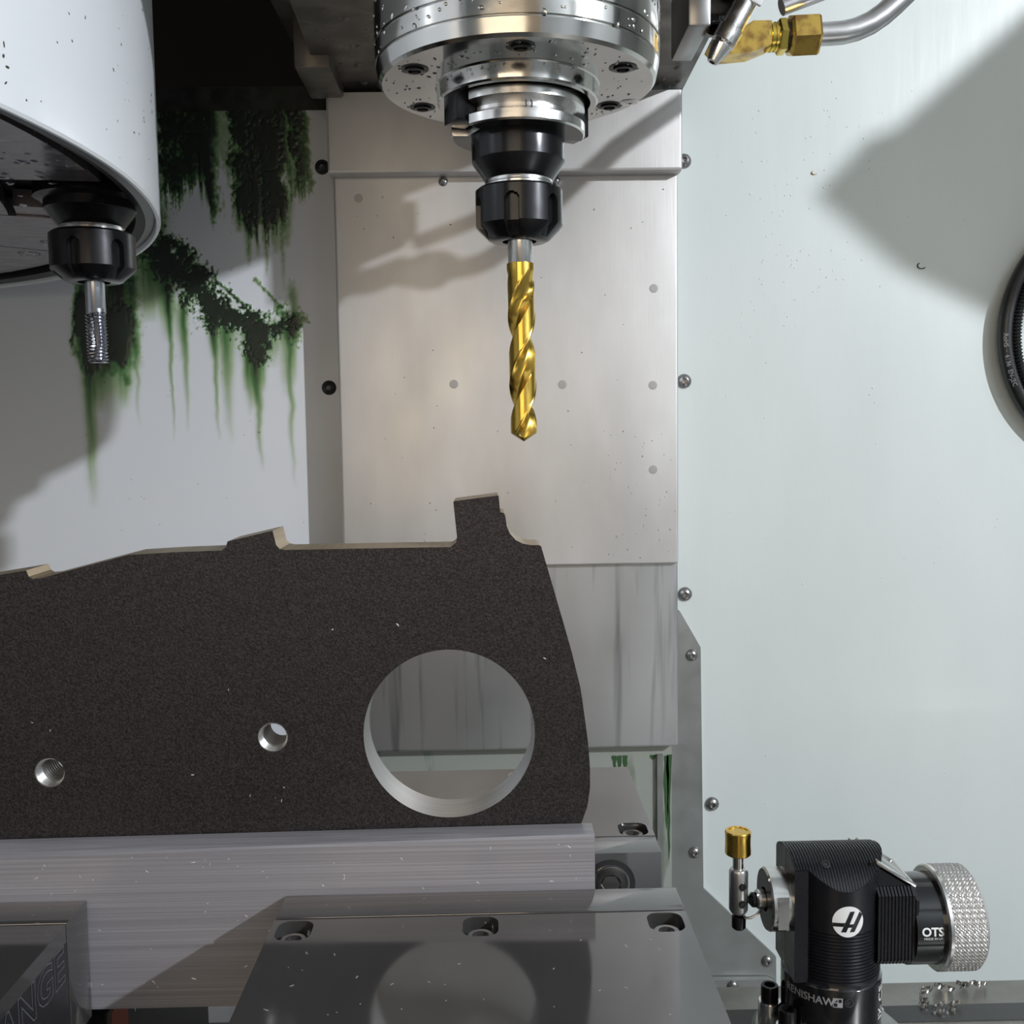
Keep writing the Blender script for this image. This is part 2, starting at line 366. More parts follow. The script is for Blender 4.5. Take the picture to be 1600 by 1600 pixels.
# added grey sheet out of frame, shaped to throw the shade on the rear wall
br = MB().prism([(715, 404), (742, 433), (754, 436), (820, 494), (1400, 955), (1600, 975), (1600, 200), (806, 342), (758, 366)], 298, 304)
br.box(1588, 1600, 280, 304, 200, 975)
br.build('shadow_blocker', 'galvanised', label='added grey sheet by the enclosure right wall, out of frame, casting the rear wall shadow', cat='bracket')

# ================================================================== COLUMN WAY COVER
wc = thing('way_cover', (14, 860, -266), 'telescoping stainless way cover of three stacked panels behind the drill', 'way cover')
def panel(x0, x1, yf, z0, z1, lip, mt):
    r = 2.2; out = [(x0, YW-2)] + [(x0+r-r*math.cos(a), yf+r-r*math.sin(a)) for a in np.linspace(0, math.pi/2, 6)] + [(x1-r+r*math.sin(a), yf+r-r*math.cos(a)) for a in np.linspace(0, math.pi/2, 6)] + [(x1, YW-2)]
    inn = [(x1-1.5, YW-2), (x1-1.5, yf+1.8), (x0+1.5, yf+1.8), (x0+1.5, YW-2)]
    mb = MB().prism(out+inn, z0+lip*.4, z1, 'Z')
    mb.prism([(yf+.05, z0+lip*.4), (yf+.5, z0+lip*.15), (yf+lip*.4, z0), (yf+13, z0), (yf+13, z0+1.5), (yf+1.8, z0+lip*.4)], x0+.8, x1-.8, 'X')
    return mb
panel(-126, 154, 826, 204, 266, 6, 'cover_steel').build('panel', 'cover_steel', wc, smooth=25)
panel(-124, 153, 840, -111, 206, 3, 'cover_steel').build('panel', 'cover_steel', wc, smooth=25)
panel(-124, 153.5, 846, -268, -108, 5, 'cover_streaked').build('panel', 'cover_streaked', wc, smooth=25)
ME_WM = MB().lathe([(3.6, -.2), (3.6, .12), (2.6, .2), (0.01, .1)], (0, 0), 'Z', 20, caps=False).mesh('weld_mark', 'weld_mark')
for x, z in ((-104, 188), (-30.5, 39), (58, 37.5), (132, 36), (133, 114), (132, -33)): inst(ME_WM, 'weld_mark', wc, (x, 840, z), TOCAM)
ME_LS = button_mb(3.8, 2.2).mesh('lip_screw', 'screw_steel')
for x in (-36, 54): inst(ME_LS, 'lip_screw', wc, (x, 840, 200.5), TOCAM)

U0 = random.uniform
# lower casing and the guard plate right of the cover
lp = struct(MB().box(-140, 150, YW-14, YW-2, -620, -262), 'wall_column_foot', 'green_panel')
MB().box(137, 142, YW-18, YW-14, -620, -278).build('rib', 'galvanised', lp)
ag = MB()
for x, z0_, z1_, w_ in ((101, -279, -291, 2.4), (105.5, -279, -305, 1.7), (110, -279, -297, 2.2), (145.5, -280, -345, 2.4), (147.6, -279, -372, 2.2), (134, -279, -283, 3.)):
    L_ = []; R2 = []
    for k in range(9):
        t = k/8; ww = w_*(1-t)**.5*U0(.7, 1.2); cx_ = x + U0(-.5, .5); zz = z0_+(z1_-z0_)*t; L_.append((cx_-ww, zz)); R2.append((cx_+ww, zz))
    ag.prism(L_+R2[::-1], YW-14.5, YW-14.0)
ag.build('algae_runs', 'algae', lp, smooth=None)
gp = thing('guard_plate', (200, YW-2, -620), 'grey galvanised guard plate with clipped corners screwed to the rear wall', 'guard plate')
filled([[(148, -150), (159, -156), (177, -188), (179.5, -403), (244, -467), (245.5, -560), (245.5, -620), (148, -620)]], YW-5, YW-.2).build('sheet', 'galvanised', gp)
filled([[(180, -483), (236, -484), (243, -488), (243, -520), (180, -520)]], YW-12, YW-6).build('flange', 'galvanised', gp)
for x, z in ((169.3, -194.5), (171.5, -370), (236, -470.5), (204, -489)): inst(ME_BUTTON_S, 'screw', gp, (x, YW-5 if z > -480 else YW-12, z), TOCAM)

# ================================================================== SPINDLE HEAD
SX, SY = 14.6, 500.
sh = thing('spindle_head', (SX, SY, 271), 'dark cast spindle head with polished round nose above the drill', 'spindle head')
hd = MB().prism([(-112, 380), (-128, 820), (-128, 850), (157, 850), (150, 380)], 271, 980, 'Z'); hd.build('casting', 'cast_iron', sh)
MB().box(-150, -124, 620, 850, 300, 980, 3).build('side_cheek', 'cast_iron', sh)
MB().box(-138, -112, 760, 830, 262, 300, 2).build('cast_boss', 'cast_iron', sh)
ns = MB().lathe([(67, 271), (67, 182), (67, 179.6), (65.8, 179.4), (65.8, 178.4), (67, 178.2), (66.7, 171), (65.6, 170.8), (65.6, 169.9), (66.5, 169.6), (65.2, 163.6), (63.8, 162.2), (39, 162.2), (38.4, 161.6), (38, 155), (37.2, 154.2), (34.5, 154.2), (33.5, 163), (23, 164), (22, 240), (0.01, 240)], (SX, SY), 'Z', 128)
nose = ns.build('spindle_nose', 'nose_steel', sh, smooth=28)
MB().lathe([(69, 271), (69, 212), (68.2, 211.4), (67.02, 211.4)], (SX, SY), 'Z', 96, caps=False).build('upper_ring', 'nose_steel', sh)
cbm = MB(); cbm.lathe([(6.4, -.15), (6.4, .25), (4.6, .25), (4.4, -.6)], (0, 0), 'Z', 28, caps=False)
ME_CB = cbm.mesh('counterbore', 'ring_groove'); ME_NB = socket_mb(4.4, 1.2, .6).mesh('nose_bolt', 'black_oxide')
DOWN = (math.pi, 0, 0)
for k in range(6):
    a = math.radians(-90 + 60*k); p = (SX+54*math.cos(a), SY+54*math.sin(a), 162.2)
    inst(ME_NB, 'bolt', nose, p, DOWN); inst(ME_CB, 'counterbore', nose, p, DOWN)
ME_PL = button_mb(5, .5).mesh('plug', 'nose_steel')
inst(ME_PL, 'plug', nose, (SX+56, SY+22, 162.2), DOWN)
ME_KEY = MB().box(-4.5, 6.5, -7, 7, -22, 0, .8).mesh('drive_key', 'black_oxide')
for dg_ in (207, 27): inst(ME_KEY, 'drive_key', nose, (SX+29*math.cos(math.radians(dg_)), SY+29*math.sin(math.radians(dg_)), 164), (0, 0, math.radians(dg_)))

# ------------------------------------------------------------------ collet chucks
def nut_mb(c, zt, zb, zc, r, rb, phase, nslot=6):
    """ER nut: cylinder with wrench slots pressed into its wall, chamfer at the bottom"""
    seg = 288; hs = [(rb*.86, zt+.01), (r*.93, zt), (r, zt-1.2)]
    n = 26
    for k in range(1, n+1): hs.append((r, zt-1.2 + (zb-zt+1.2)*k/n))
    hs += [(r*.93, zb-(zb-zc)*.25), (rb*1.12, zc+.8), (rb, zc), (rb*.62, zc), (rb*.6, zc+3), (rb*.4, zc+3)]
    mb = MB(); vs = []; fs = []
    zs0 = zt - (zt-zb)*.42
    for i, (rr, h) in enumerate(hs):
        for k in range(seg):
            a = 2*math.pi*k/seg; q = rr
            if rr > r*.9 and h < zs0+2:
                da = ((a-phase + math.pi/nslot) % (2*math.pi/nslot)) - math.pi/nslot
                w = 3.4/r; top = zs0 + 2 - 3.4*(1-math.sqrt(max(0, 1-(da/w)**2))) if abs(da) < w else -1e9
                if abs(da) < w and h < top: q = rr-2.6
            vs.append((c[0]+q*math.cos(a), c[1]+q*math.sin(a), h))
    for i in range(len(hs)-1):
        for k in range(seg): fs.append((i*seg+k, i*seg+(k+1) % seg, (i+1)*seg+(k+1) % seg, (i+1)*seg+k))
    fs.append(tuple(range((len(hs)-1)*seg, len(hs)*seg)))
    return mb.add(vs, fs)
cc = thing('collet_chuck', (SX, SY, 90.6), 'black and steel collet chuck in the spindle gripping the gold drill', 'collet chuck')
def flange_mb(c, zt, r, slot_dir):
    """V-flange with two drive slots cut through"""
    prof = [(22, zt), (r-.8, zt), (r, zt-.8), (r, zt-4.6), (r-5.2, zt-7.0), (r-5.2, zt-8.6), (r, zt-11.2), (r, zt-15.2), (r-.8, zt-16), (22, zt-16)]
    seg = 180; vs = []; fs = []
    for rr, h in prof:
        for k in range(seg):
            a = 2*math.pi*k/seg; q = rr
            for s in (0, math.pi):
                da = (a - slot_dir - s + math.pi) % (2*math.pi) - math.pi
                if abs(da) < .27: q = min(q, 23.5/max(.2, math.cos(da)))
            vs.append((c[0]+q*math.cos(a), c[1]+q*math.sin(a), h))
    for i in range(len(prof)):
        j = (i+1) % len(prof)
        for k in range(seg): fs.append((i*seg+k, i*seg+(k+1) % seg, j*seg+(k+1) % seg, j*seg+k))
    return MB().add(vs, fs)
MB().lathe([(0.01, 230), (14, 230), (22, 156), (22, 138), (0.01, 138)], (SX, SY), 'Z', 48, caps=False).build('taper', 'black_oxide', cc)
fl = flange_mb((SX, SY), 155, 31.75, math.radians(207)).build('flange', 'bright_steel', cc, smooth=25, label='bright ground V-flange')
fl.data.materials.append(MAT['black_oxide'])
for p in fl.data.polygons:
    if p.normal.z < -.8 and p.center.z*1000 + 90.6 < 141: p.material_index = 1
ME_HOLE = MB().lathe([(1.7, -.1), (1.7, .15), (1.2, .15), (1.1, -.8), (0.01, -.8)], (0, 0), 'Z', 16, caps=False).mesh('index_hole', 'ring_groove')
a = math.radians(-90+9.5); inst(ME_HOLE, 'index_hole', fl, (SX+26.6*math.cos(a), SY+26.6*math.sin(a), 147.2), (math.pi/2, 0, math.radians(9.5)))
MB().lathe([(22.2, 139.2), (22.4, 136), (22.2, 127.5), (21.6, 126.5), (16.2, 118.8), (15.6, 118.2)], (SX, SY), 'Z', 96).build('body', 'black_oxide', cc, smooth=25)
MB().lathe([(15.9, 119.2), (16.2, 118.6), (16.2, 117.6), (15.5, 117.2), (16.0, 116.8), (16.0, 115.9), (15.4, 115.4), (15.8, 115), (15.8, 113)], (SX, SY), 'Z', 72).build('thread', 'bright_steel', cc, label='bright threaded neck')
nut_mb((SX, SY), 115.2, 97.6, 90.6, 20.8, 13.2, math.radians(-90-11)).build('nut', 'black_oxide', cc, smooth=30)
# ------------------------------------------------------------------ twist drill
td = thing('twist_drill', (SX+.8, SY, -5), 'gold coated twist drill pointing down from the collet chuck', 'drill')
MB().lathe([(6.0, 99), (6.0, 80.6), (5.6, 80)], (SX+.3, SY), 'Z', 48).build('shank', 'bright_steel', td, label='plain bright steel shank')
def drill_mb():
    R = 6.6; zt, zb = 80.2, -5.; seg = 160; nz = 200; vs = []; fs = []
    def rad(phi, z):
        pf = math.radians(90) + 2*math.pi*(z-45.8)/66.
        d = (phi - pf) % math.pi; d = min(d, math.pi-d); sgn = (phi - pf) % math.pi < math.pi/2
        dep = .58*max(0., min(1., (77.-z)/14.)); w = math.radians(47)
        if d < w: return R*(1 - dep*math.cos(d/w*math.pi/2)**.5)
        if (not sgn) and d < w+.17: return R
        return R*(1-.035*min(1., dep*2))
    rows = []
    for i in range(nz+1):
        z = zt + (zb-zt)*i/nz; row = []
        for k in range(seg):
            a = 2*math.pi*k/seg; r = rad(a, z)          # a=0 faces the camera
            zz = max(z, zb + r*math.tan(math.radians(33)))
            if i == nz: zz = zb + r*math.tan(math.radians(33))
            row.append((a, r, zz))
        rows.append(row)
    for row in rows:
        for a, r, z in row: vs.append((SX+.3+.6*(80-z)/85 + r*math.sin(a), SY - r*math.cos(a), z))
    for i in range(nz):
        for k in range(seg): fs.append((i*seg+k, i*seg+(k+1) % seg, (i+1)*seg+(k+1) % seg, (i+1)*seg+k))
    b = len(vs)
    for s in (.66, .33):
        for a, r, z in rows[-1]: vs.append((SX+.9 + s*r*math.sin(a), SY - s*r*math.cos(a), zb + s*r*math.tan(math.radians(33))))
    vs.append((SX+.9, SY, zb)); st = nz*seg
    for q, r_ in ((st, b), (b, b+seg)):
        for k in range(seg): fs.append((q+k, q+(k+1) % seg, r_+(k+1) % seg, r_+k))
    for k in range(seg): fs.append((b+seg+k, b+seg+(k+1) % seg, len(vs)-1))
    fs.append(tuple(range(seg)))
    return MB().add(vs, fs)
drill_mb().build('fluted_body', 'gold_tin', td, smooth=32)

# ================================================================== TOOL CHANGER (left)
DX, DY, DR = -561., 455., 400.
tc_ = thing('tool_changer', (DX, DY, 117), 'white round tool changer drum with dark wet underside, upper left', 'tool changer')
MB().lathe([(DR, 117), (DR, 900), (DR-3, 900), (DR-3, 116.8), (DR-2.2, 115.8), (DR-.8, 115.8), (DR, 117)], (DX, DY), 'Z', 220, caps=False).build('shroud', 'shroud_white', tc_, smooth=40)
MB().lathe([(DR-3.1, 128), (DR-3.2, 118.5), (DR-8, 117.4), (DR-13, 119.5), (DR-13, 134)], (DX, DY), 'Z', 200, caps=False).build('rim_seal', 'rubber', tc_)
MB().lathe([(DR-3.5, 134), (60, 134), (60, 140), (DR-3.5, 140)], (DX, DY), 'Z', 120, caps=False).build('backing_disc', 'black_void', tc_)
NP = 20; TAPA = math.degrees(math.atan2(540-DY, -204-DX))
def sector(r0, r1, a0, a1, z0, z1, n=8):
    pts = [(DX+r1*math.cos(math.radians(a0+(a1-a0)*k/n)), DY+r1*math.sin(math.radians(a0+(a1-a0)*k/n))) for k in range(n+1)]
    pts += [(DX+r0*math.cos(math.radians(a1+(a0-a1)*k/n)), DY+r0*math.sin(math.radians(a1+(a0-a1)*k/n))) for k in range(n+1)]
    return MB().prism(pts, z0, z1, 'Z')
for k in range(NP):
    a = TAPA + 9 + 18*k
    if k % NP == NP-1: sector(120, 322, a+.16, a+17.84, 122, 132).build('pocket_plate', 'wet_plate', tc_, smooth=None)
    else: sector(120, 378, a+.16, a+17.84, 122, 132).build('pocket_plate', 'wet_plate', tc_, smooth=None)
for a in (TAPA-3.6, TAPA+3.6):       # plate strips beside the open pocket
    s_ = 1 if a > TAPA else -1
    sector(326, 378, TAPA+s_*5.2, TAPA+s_*8.84, 123, 132).build('pocket_edge', 'wet_plate', tc_, smooth=None)
ME_PS = MB().lathe([(7, -.2), (7, .5), (6, .9), (4.6, .3), (4.4, .9), (2.2, .9), (2, -.2), (0.01, -.2)], (0, 0), 'Z', 28, caps=False).mesh('plate_screw', 'wet_plate')
for a, r in ((TAPA-20, 352), (TAPA-25.5, 356), (TAPA-33, 352), (TAPA-38, 356), (TAPA+22, 352), (TAPA+30, 352)):
    inst(ME_PS, 'plate_screw', tc_, (DX+r*math.cos(math.radians(a)), DY+r*math.sin(math.radians(a)), 122), DOWN)
for a, r, ln in ((TAPA+2, 300, 24), (TAPA+7, 285, 26), (TAPA+14, 270, 24), (TAPA+21, 280, 26), (TAPA-12, 300, 50)):
    ar = math.radians(a); c = (DX+r*math.cos(ar), DY+r*math.sin(ar))
    pts = [(c[0]+ln*(t-.5), c[1]-16*math.sin(math.pi*t*.8)*1.0, 121.6) for t in np.linspace(0, 1, 12)]
    MB().tube(pts, [1.9*math.sin(math.pi*(.12+.76*t)) for t in np.linspace(0, 1, 12)], 8).build('finger_slot', 'black_void', tc_)
# the tool waiting in it
TX, TY = -204., 540.
tcc = thing('collet_chuck', (TX, TY, 79), 'black collet chuck hanging in the tool changer drum holding a tap', 'collet chuck')
MB().lathe([(0.01, 131), (27, 131), (27, 121.5), (22.5, 120), (22.5, 115.5), (21.8, 115), (16.2, 107.5), (15.5, 107.2)], (TX, TY), 'Z', 72, caps=False).build('body', 'black_oxide', tcc, smooth=25)
MB().lathe([(15.6, 108), (15.9, 107), (15.9, 105.4), (15.2, 105), (15.6, 104.6), (15.6, 103)], (TX, TY), 'Z', 60).build('thread', 'bright_steel', tcc, label='bright threaded neck')
nut_mb((TX, TY), 104.4, 86.2, 79.6, 21, 13, math.radians(-95)).build('nut', 'black_oxide', tcc, smooth=30)
tp = thing('tap', (TX+.3, TY, 38.6), 'thin steel threading tap pointing down from the left collet chuck', 'tap')
MB().lathe([(4.9, 86), (4.9, 64), (4.6, 63.5)], (TX+.3, TY), 'Z', 40).build('shank', 'tap_steel', tp)
def tap_mb():
    seg = 96; zt, zb = 66., 38.6; nz = 216; vs = []; fs = []; P = 1.75
    for i in range(nz+1):
        z = zt + (zb-zt)*i/nz
        tap_ = min(1., .90+.1*(z-zb)/7); run = max(0., min(1., (64.5-z)/1.5))
        for k in range(seg):
            a = 2*math.pi*k/seg
            ph = ((z/P + a/(2*math.pi)) % 1.); tri = 1-abs(2*ph-1)
            r = 4.9 + (5.75*tap_ - (1-tri)*1.05 - 4.9)*run
            tw = a + (z-zb)*.012 + .9*max(0, (zb+9-z)/9)
            d = (tw-.15) % (2*math.pi/3); d = min(d, 2*math.pi/3-d)
            if d < .62: r *= 1-.5*math.cos(d/.62*math.pi/2)*max(0, min(1, (72-z)/12))
            vs.append((TX+.5 + r*math.sin(a), TY-r*math.cos(a), z))
    for i in range(nz):
        for k in range(seg): fs.append((i*seg+k, i*seg+(k+1) % seg, (i+1)*seg+(k+1) % seg, (i+1)*seg+k))
    fs += [tuple(range(seg)), tuple(range(nz*seg, (nz+1)*seg))]
    return MB().add(vs, fs)
tap_mb().build('threaded_body', 'tap_steel', tp, smooth=40)

# ================================================================== COOLANT NOZZLES (upper right)
NY = 610.
cn = thing('coolant_line', (160, NY, 213), 'steel coolant pipe with brass fittings and silver nozzle beside the spindle', 'coolant line')
MB().box(114, 127, NY-16, NY+40, 226, 262, 1.5).build('bracket', 'screw_steel', cn)
MB().box(124, 146, NY-6, NY+30, 236, 262, 2).build('manifold', 'socket_black', cn)
ME_SB = socket_mb(5, 5, .55).mesh('clamp_screw', 'black_oxide')
inst(ME_SB, 'clamp_screw', cn, (130, NY-8, 231), (math.radians(150), 0, 0)); inst(ME_SB, 'clamp_screw', cn, (138, NY-8, 249), (math.radians(120), 0, 0))
def oriented(prof, p0, d, seg=32, hexr=None):
    """turned part along direction d from p0; prof (radius, distance)"""
    d = Vector(d).normalized(); q = d.to_track_quat('Z', 'Y'); mb = MB().lathe(prof, (0, 0), 'Z', seg)
    mb.v = [tuple(Vector(p0) + q @ Vector(v)) for v in mb.v]; return mb
nd = (28, 0, 49)
oriented([(1.6, 3), (1.7, 0), (3.2, .3), (5.9, 9), (6.1, 10.2), (4.9, 10.8), (4.9, 11.8), (7.0, 12.4), (7.4, 21), (6.4, 21.8), (6.4, 75)], (127.5, NY-16, 206), nd, 36).build('nozzle', 'bright_steel', cn, smooth=30)
MB().box(146, 157, NY-23, NY-20, 236, 249, 1).rotate((151, NY-20, 242), 'Y', 28).build('tape_label', 'shroud_white', cn, label='white tape scrap')
MB().lathe([(5, 240), (5.2, 300)], (178, NY+4), 'Z', 20).rotate((178, NY, 246), 'Y', 70).build('rear_pipe', 'tube_steel', cn)
# brass elbow, neck, hex, union nut
eb = MB().prism([(128, 219), (134, 213), (152, 214.5), (163.5, 219), (163.5, 232), (153, 232), (143, 226), (131, 225)], NY-8, NY+8, 'Y')
eb.build('elbow', 'brass', cn, smooth=None)
oriented([(8.2, 0), (8.2, 1.2), (7.4, 1.5), (7.4, 2.1), (8.2, 2.4), (8.2, 3.6), (7.4, 3.9), (7.4, 4.5), (8.2, 4.8), (8.2, 6), (7.4, 6.3), (7.4, 7.5)], (162, NY, 225.3), (1, 0, .04), 32).build('thread', 'brass_bright', cn)
oriented([(9.2, 0), (10.1, .8), (10.1, 4.2), (9.2, 5)], (168.8, NY, 225.6), (1, 0, .04), 6).build('hex', 'brass_bright', cn, smooth=None)
oriented([(7.8, 0), (7.8, 4)], (173.4, NY, 225.9), (1, 0, .04), 28).build('olive', 'ring_groove', cn)
un = MB(); d_ = Vector((1, 0, .04)).normalized(); q_ = d_.to_track_quat('Z', 'Y')
for r, h in ((10.2, 0), (12.4, 1.6), (12.4, 15.6), (11.4, 17), (7, 17)):
    un.v += [tuple(Vector((175.2, NY, 226.2)) + q_ @ Vector((x, y, h))) for x, y in hexloop(r, .35)]
un.f = [(i*6+k, i*6+(k+1) % 6, i*6+6+(k+1) % 6, i*6+6+k) for i in range(4) for k in range(6)] + [tuple(range(6))]
un.build('union_nut', 'brass', cn, smooth=None)
pp = [(190, NY, 226.9), (199, NY, 227.2), (207, NY, 227.8), (215, NY, 229.6), (223, NY, 233), (230, NY, 237.6), (237, NY, 243.5), (246, NY, 252), (262, NY+4, 268), (290, NY+10, 296), (330, NY+40, 330)]
MB().tube(pp, 6.5, 24).build('pipe', 'tube_steel', cn)

# ================================================================== HOSE ON THE RIGHT WALL
hs_ = thing('coolant_hose', (470, YW, -20), 'black printed hose looped on the white wall at right edge', 'hose')
def arc(cx, cz, r, a0, a1, n): return [(cx+r*math.cos(math.radians(a)), cz+r*math.sin(math.radians(a))) for a in np.linspace(a0, a1, n)]
HC = (541.5, 76.)
ha = arc(HC[0], HC[1], 108, 100, 262, 60)
MB().tube([(x, YW-10, z) for x, z in ha], 6.6, 20).build('hose_jacket', 'hose_black', hs_)
hb = arc(HC[0], HC[1], 101, 100, 262, 700)
MB().tube([(x, YW-15, z) for x, z in hb], [3.6+.7*math.sin(2*math.pi*i/7.) for i in range(700)], 10).build('ribbed_conduit', 'hose_black', hs_)
def wrap_hose(txt, size, astart):
    v, f = text2d(txt, size); mb = MB(); vs = []
    for x, y in v:      # lettering follows the hose, on the camera side of its jacket
        a = math.radians(astart) + x/108; r = 108 + 4.2 - y; t = max(-.9, min(.9, (r-108)/6.6))
        vs.append((HC[0]+r*math.cos(a), YW-10-6.6*math.sqrt(1-t*t)-.12, HC[1]+r*math.sin(a)))
    return mb.add(vs, f)
wrap_hose('RoHS  ·  6136  EN-JEC', 3.4, 180).build('printing', 'grey_print', hs_, smooth=None)

# ================================================================== MACHINE TABLE
tb = thing('machine_table', (0, 400, -380), 'grey iron machine table the vises and probe stand on', 'machine table')
MB().box(-600, 620, 120, 581, -372, -330, 1).build('top', 'table_iron', tb)
for y in (180, 300, 420, 548): MB().box(-600, 620, y-8, y+8, -330.4, -329.7).build('t_slot', 'ring_groove', tb)

# ================================================================== VISES
VX0, VX1, VZ = -83.3, 69.3, -179.
VC = (VX0+VX1)/2
vi = thing('machine_vise', (VC, 390, -330), 'ground steel machine vise with glossy top in the foreground', 'vise', 'vises on the table')
def pocket_loops(y, ww=13): return [rrect(VC+dx, y, ww, 14.6, 4.4) for dx in (-67.5, 0, 67.5)]
MB().box(VX0+18, VX1-18, 190, 560, -330, -232, 2).build('bed', 'vise_base', vi)
mj = MB().box(VX0, VX1, 222, 367.5, -232, VZ-6.5); mj.build('moving_jaw', 'vise_side', vi)
filled([[(VX0, 222), (VX1, 222), (VX1, 367.5), (VX0, 367.5)]] + pocket_loops(359.2), VZ-6.5, VZ, 'Z').build('moving_jaw_top', 'vise_ground', vi, smooth=30)
MB().box(VX0, VX1, 369, 387.6, -226, VZ, .5).build('jaw_plate', 'vise_ground', vi)
MB().box(VX0+.4, VX1-.4, 367.4, 369.1, -226, VZ-2).build('jaw_gap', 'black_void', vi)
filled([[(VX0, 439), (VX1, 439), (VX1, 532), (VX0, 532)]] + pocket_loops(446.8), VZ-6.5, VZ, 'Z').build('fixed_jaw_top', 'vise_ground', vi, smooth=30)
MB().box(VX0, VX1, 439, 532, -232, VZ-6.5).build('fixed_jaw', 'vise_side', vi)
MB().box(VX0, VX1, 421.5, 438.6, -226, VZ, .4).build('jaw_plate', 'vise_ground', vi)
ME_VS = socket_mb(4.9, 4.2, .55).mesh('jaw_screw', 'screw_steel')
for y in (357.2, 447.5):
    for dx in (-67.5, 0, 67.5): inst(ME_VS, 'jaw_screw', vi, (VC+dx, y, VZ-6.5))
inst(MB().lathe([(10.5, -.2), (10.5, .3), (8.2, .3), (8, -.5)], (0, 0), 'Z', 36, caps=False).mesh('bolt_recess', 'black_void'), 'bolt_recess', vi, (47.5, 421.5, -192.5), TOCAM)
inst(socket_mb(7.9, 1.2, .5).mesh('plate_bolt', 'bright_steel'), 'plate_bolt', vi, (47.5, 421.5, -192.5), TOCAM)
inst(button_mb(3.6, 1.5).mesh('cap_screw', 'bright_steel'), 'cap_screw', vi, (9, 522, VZ))
# second vise: a copy, with its own lettering
OFF = -229.4
v2 = vi.copy(); COL.objects.link(v2); v2.location = W((VC+OFF, 390, -330)); ORG[v2.name] = (VC+OFF, 390, -330)
v2['label'] = 'dark machine vise at lower left edge with engraved letters on its side'
for ch in list(vi.children):
    if ch.name.startswith(('moving_jaw_top', 'jaw_screw')): continue
    c = ch.copy(); COL.objects.link(c); c.parent = v2
XS = VX1 + OFF
MB().box(VX0+OFF, XS, 222, 367.5, VZ-6.5, VZ).build('moving_jaw_top', 'vise_ground', v2)
def side_text(txt, size, y0, z0, off, mt, name, bold=0.):
    v, f = text2d(txt, size, bold); mb = MB(); mb.add([(XS+off, y0+x, z0+y) for x, y in v], f)
    return mb.build(name, mt, v2, smooth=None)
wO = max(p[0] for p in text2d('ORANGE', 13.2)[0])
for txt, y0_, z0_ in (('ORANGE', 364.5-wO, -198.5), ('VISE', 364.5-wO*.72, -215.5)):
    side_text(txt, 13.2, y0_, z0_, .10, 'vise_engrave', 'engraving', .5)
    side_text(txt, 13.2, y0_, z0_, .16, 'vise_engrave_dark', 'engraving', .1)
    side_text(txt, 13.2, y0_, z0_, .22, 'vise_side', 'engraving', -.3)
bd = MB().box(XS-1, XS, 402, 540, -330, -233.5); bd.build('bed_cheek', 'vise_base', v2)
MB().box(XS, XS+.25, 406, 424, -290, -236).build('print_patch', 'orange_print', v2, label='orange printed patch')
v, f = text2d('VISE', 11, .2); MB().add([(XS+.3, 428+x*.9, -250+y) for x, y in v], f).build('printing', 'white_print', v2, smooth=None)

# ================================================================== SOFT JAW BAR AND WORKPIECE
bar = MB()
xa, xb = -470., 37.6
bz = lambda X, f_: -157.4 - (max(0, (37-X))/230.)*f_
q = []
for X in (xa, -190, -80, xb):
    q.append([(X, 388, -223.5), (X, 400, -223.5), (X, 400, bz(X, 1.6)), (X, 399.3, bz(X, 1.6)+.2), (X, 388.8, bz(X, 3.8)+.1), (X, 388, bz(X, 3.8)-.7)])
vs_ = [p for s_ in q for p in s_]; fs_ = []
for i in range(3):
    for k in range(6): fs_.append((i*6+k, i*6+(k+1) % 6, i*6+6+(k+1) % 6, i*6+6+k))
fs_ += [tuple(range(6)), tuple(range(18, 24))]
bar.add(vs_, fs_)
bar.build('soft_jaw_bar', 'aluminium', label='long brushed aluminium bar clamped in front of the dark plate', cat='bar', smooth=30)

def fillet(c, r, a0, a1, n=5): return [(c[0]+r*math.cos(math.radians(a)), c[1]+r*math.sin(math.radians(a))) for a in np.linspace(a0, a1, n)]
outline = [(28, -170), (31.5, -160), (33.8, -156.8), (36.0, -150.5), (37.1, -143), (37.1, -134), (36.5, -125), (35.5, -116.4), (33.6, -102.1), (30.4, -88.2), (27.0, -75.5), (18.6, -45.2), (17.6, -44.7), (14.7, -44.7), (11.5, -44.1), (8.6, -42.6), (6.4, -40), (5.2, -37), (4.7, -33), (4.2, -31.8), (2.9, -31.6), (2.6, -30), (2.2, -25.1), (1.8, -24.9),
           (-15.2, -26.9), (-15.6, -27.3), (-14.4, -41), (-14.8, -43.2), (-16.9, -44.9), (-81.5, -45.0), (-83.8, -44.6), (-85.2, -43), (-86.4, -37.4), (-104.1, -41.3), (-104.8, -43.6), (-106.5, -44.8), (-125, -45.2), (-142.8, -46), (-177.0, -54.5), (-180.2, -54.8), (-181.8, -53.8), (-182.7, -51.4), (-260, -63), (-430, -95), (-430, -170)]
holes = [circ(-18.9, -119.9, 34.1, 96), circ(-89.0, -119.8, 5.9, 36), circ(-177.6, -132.4, 5.9, 36)]
wp = thing('steel_plate', (-150, 410, -170), 'dark mill-scale steel plate with a big round hole and top tabs', 'plate')
pl = filled([outline] + holes, 400.4, 420.6).build('plate', 'mill_scale', wp, smooth=30)
pl.data.materials.append(MAT['cut_edge']); pl.data.materials.append(MAT['machined_bore'])
for p in pl.data.polygons:
    if abs(p.normal.y) < .5:
        c = p.center; d = math.hypot(c.x*1000-150+18.9, c.z*1000-170+119.9)
        p.material_index = 2 if d < 35 else 1
def thread_mb(cx, cz):
    """tapped hole: ridged liner just inside the drilled wall"""
    pr = [(5.9, 400.42)]; y = 401.4
    while y < 419.6: pr += [(5.88, y), (5.0, y+.8), (5.0, y+.95)]; y += 1.75
    pr.append((5.9, 420.5)); return MB().lathe(pr, (cx, cz), 'Y', 40, caps=False)
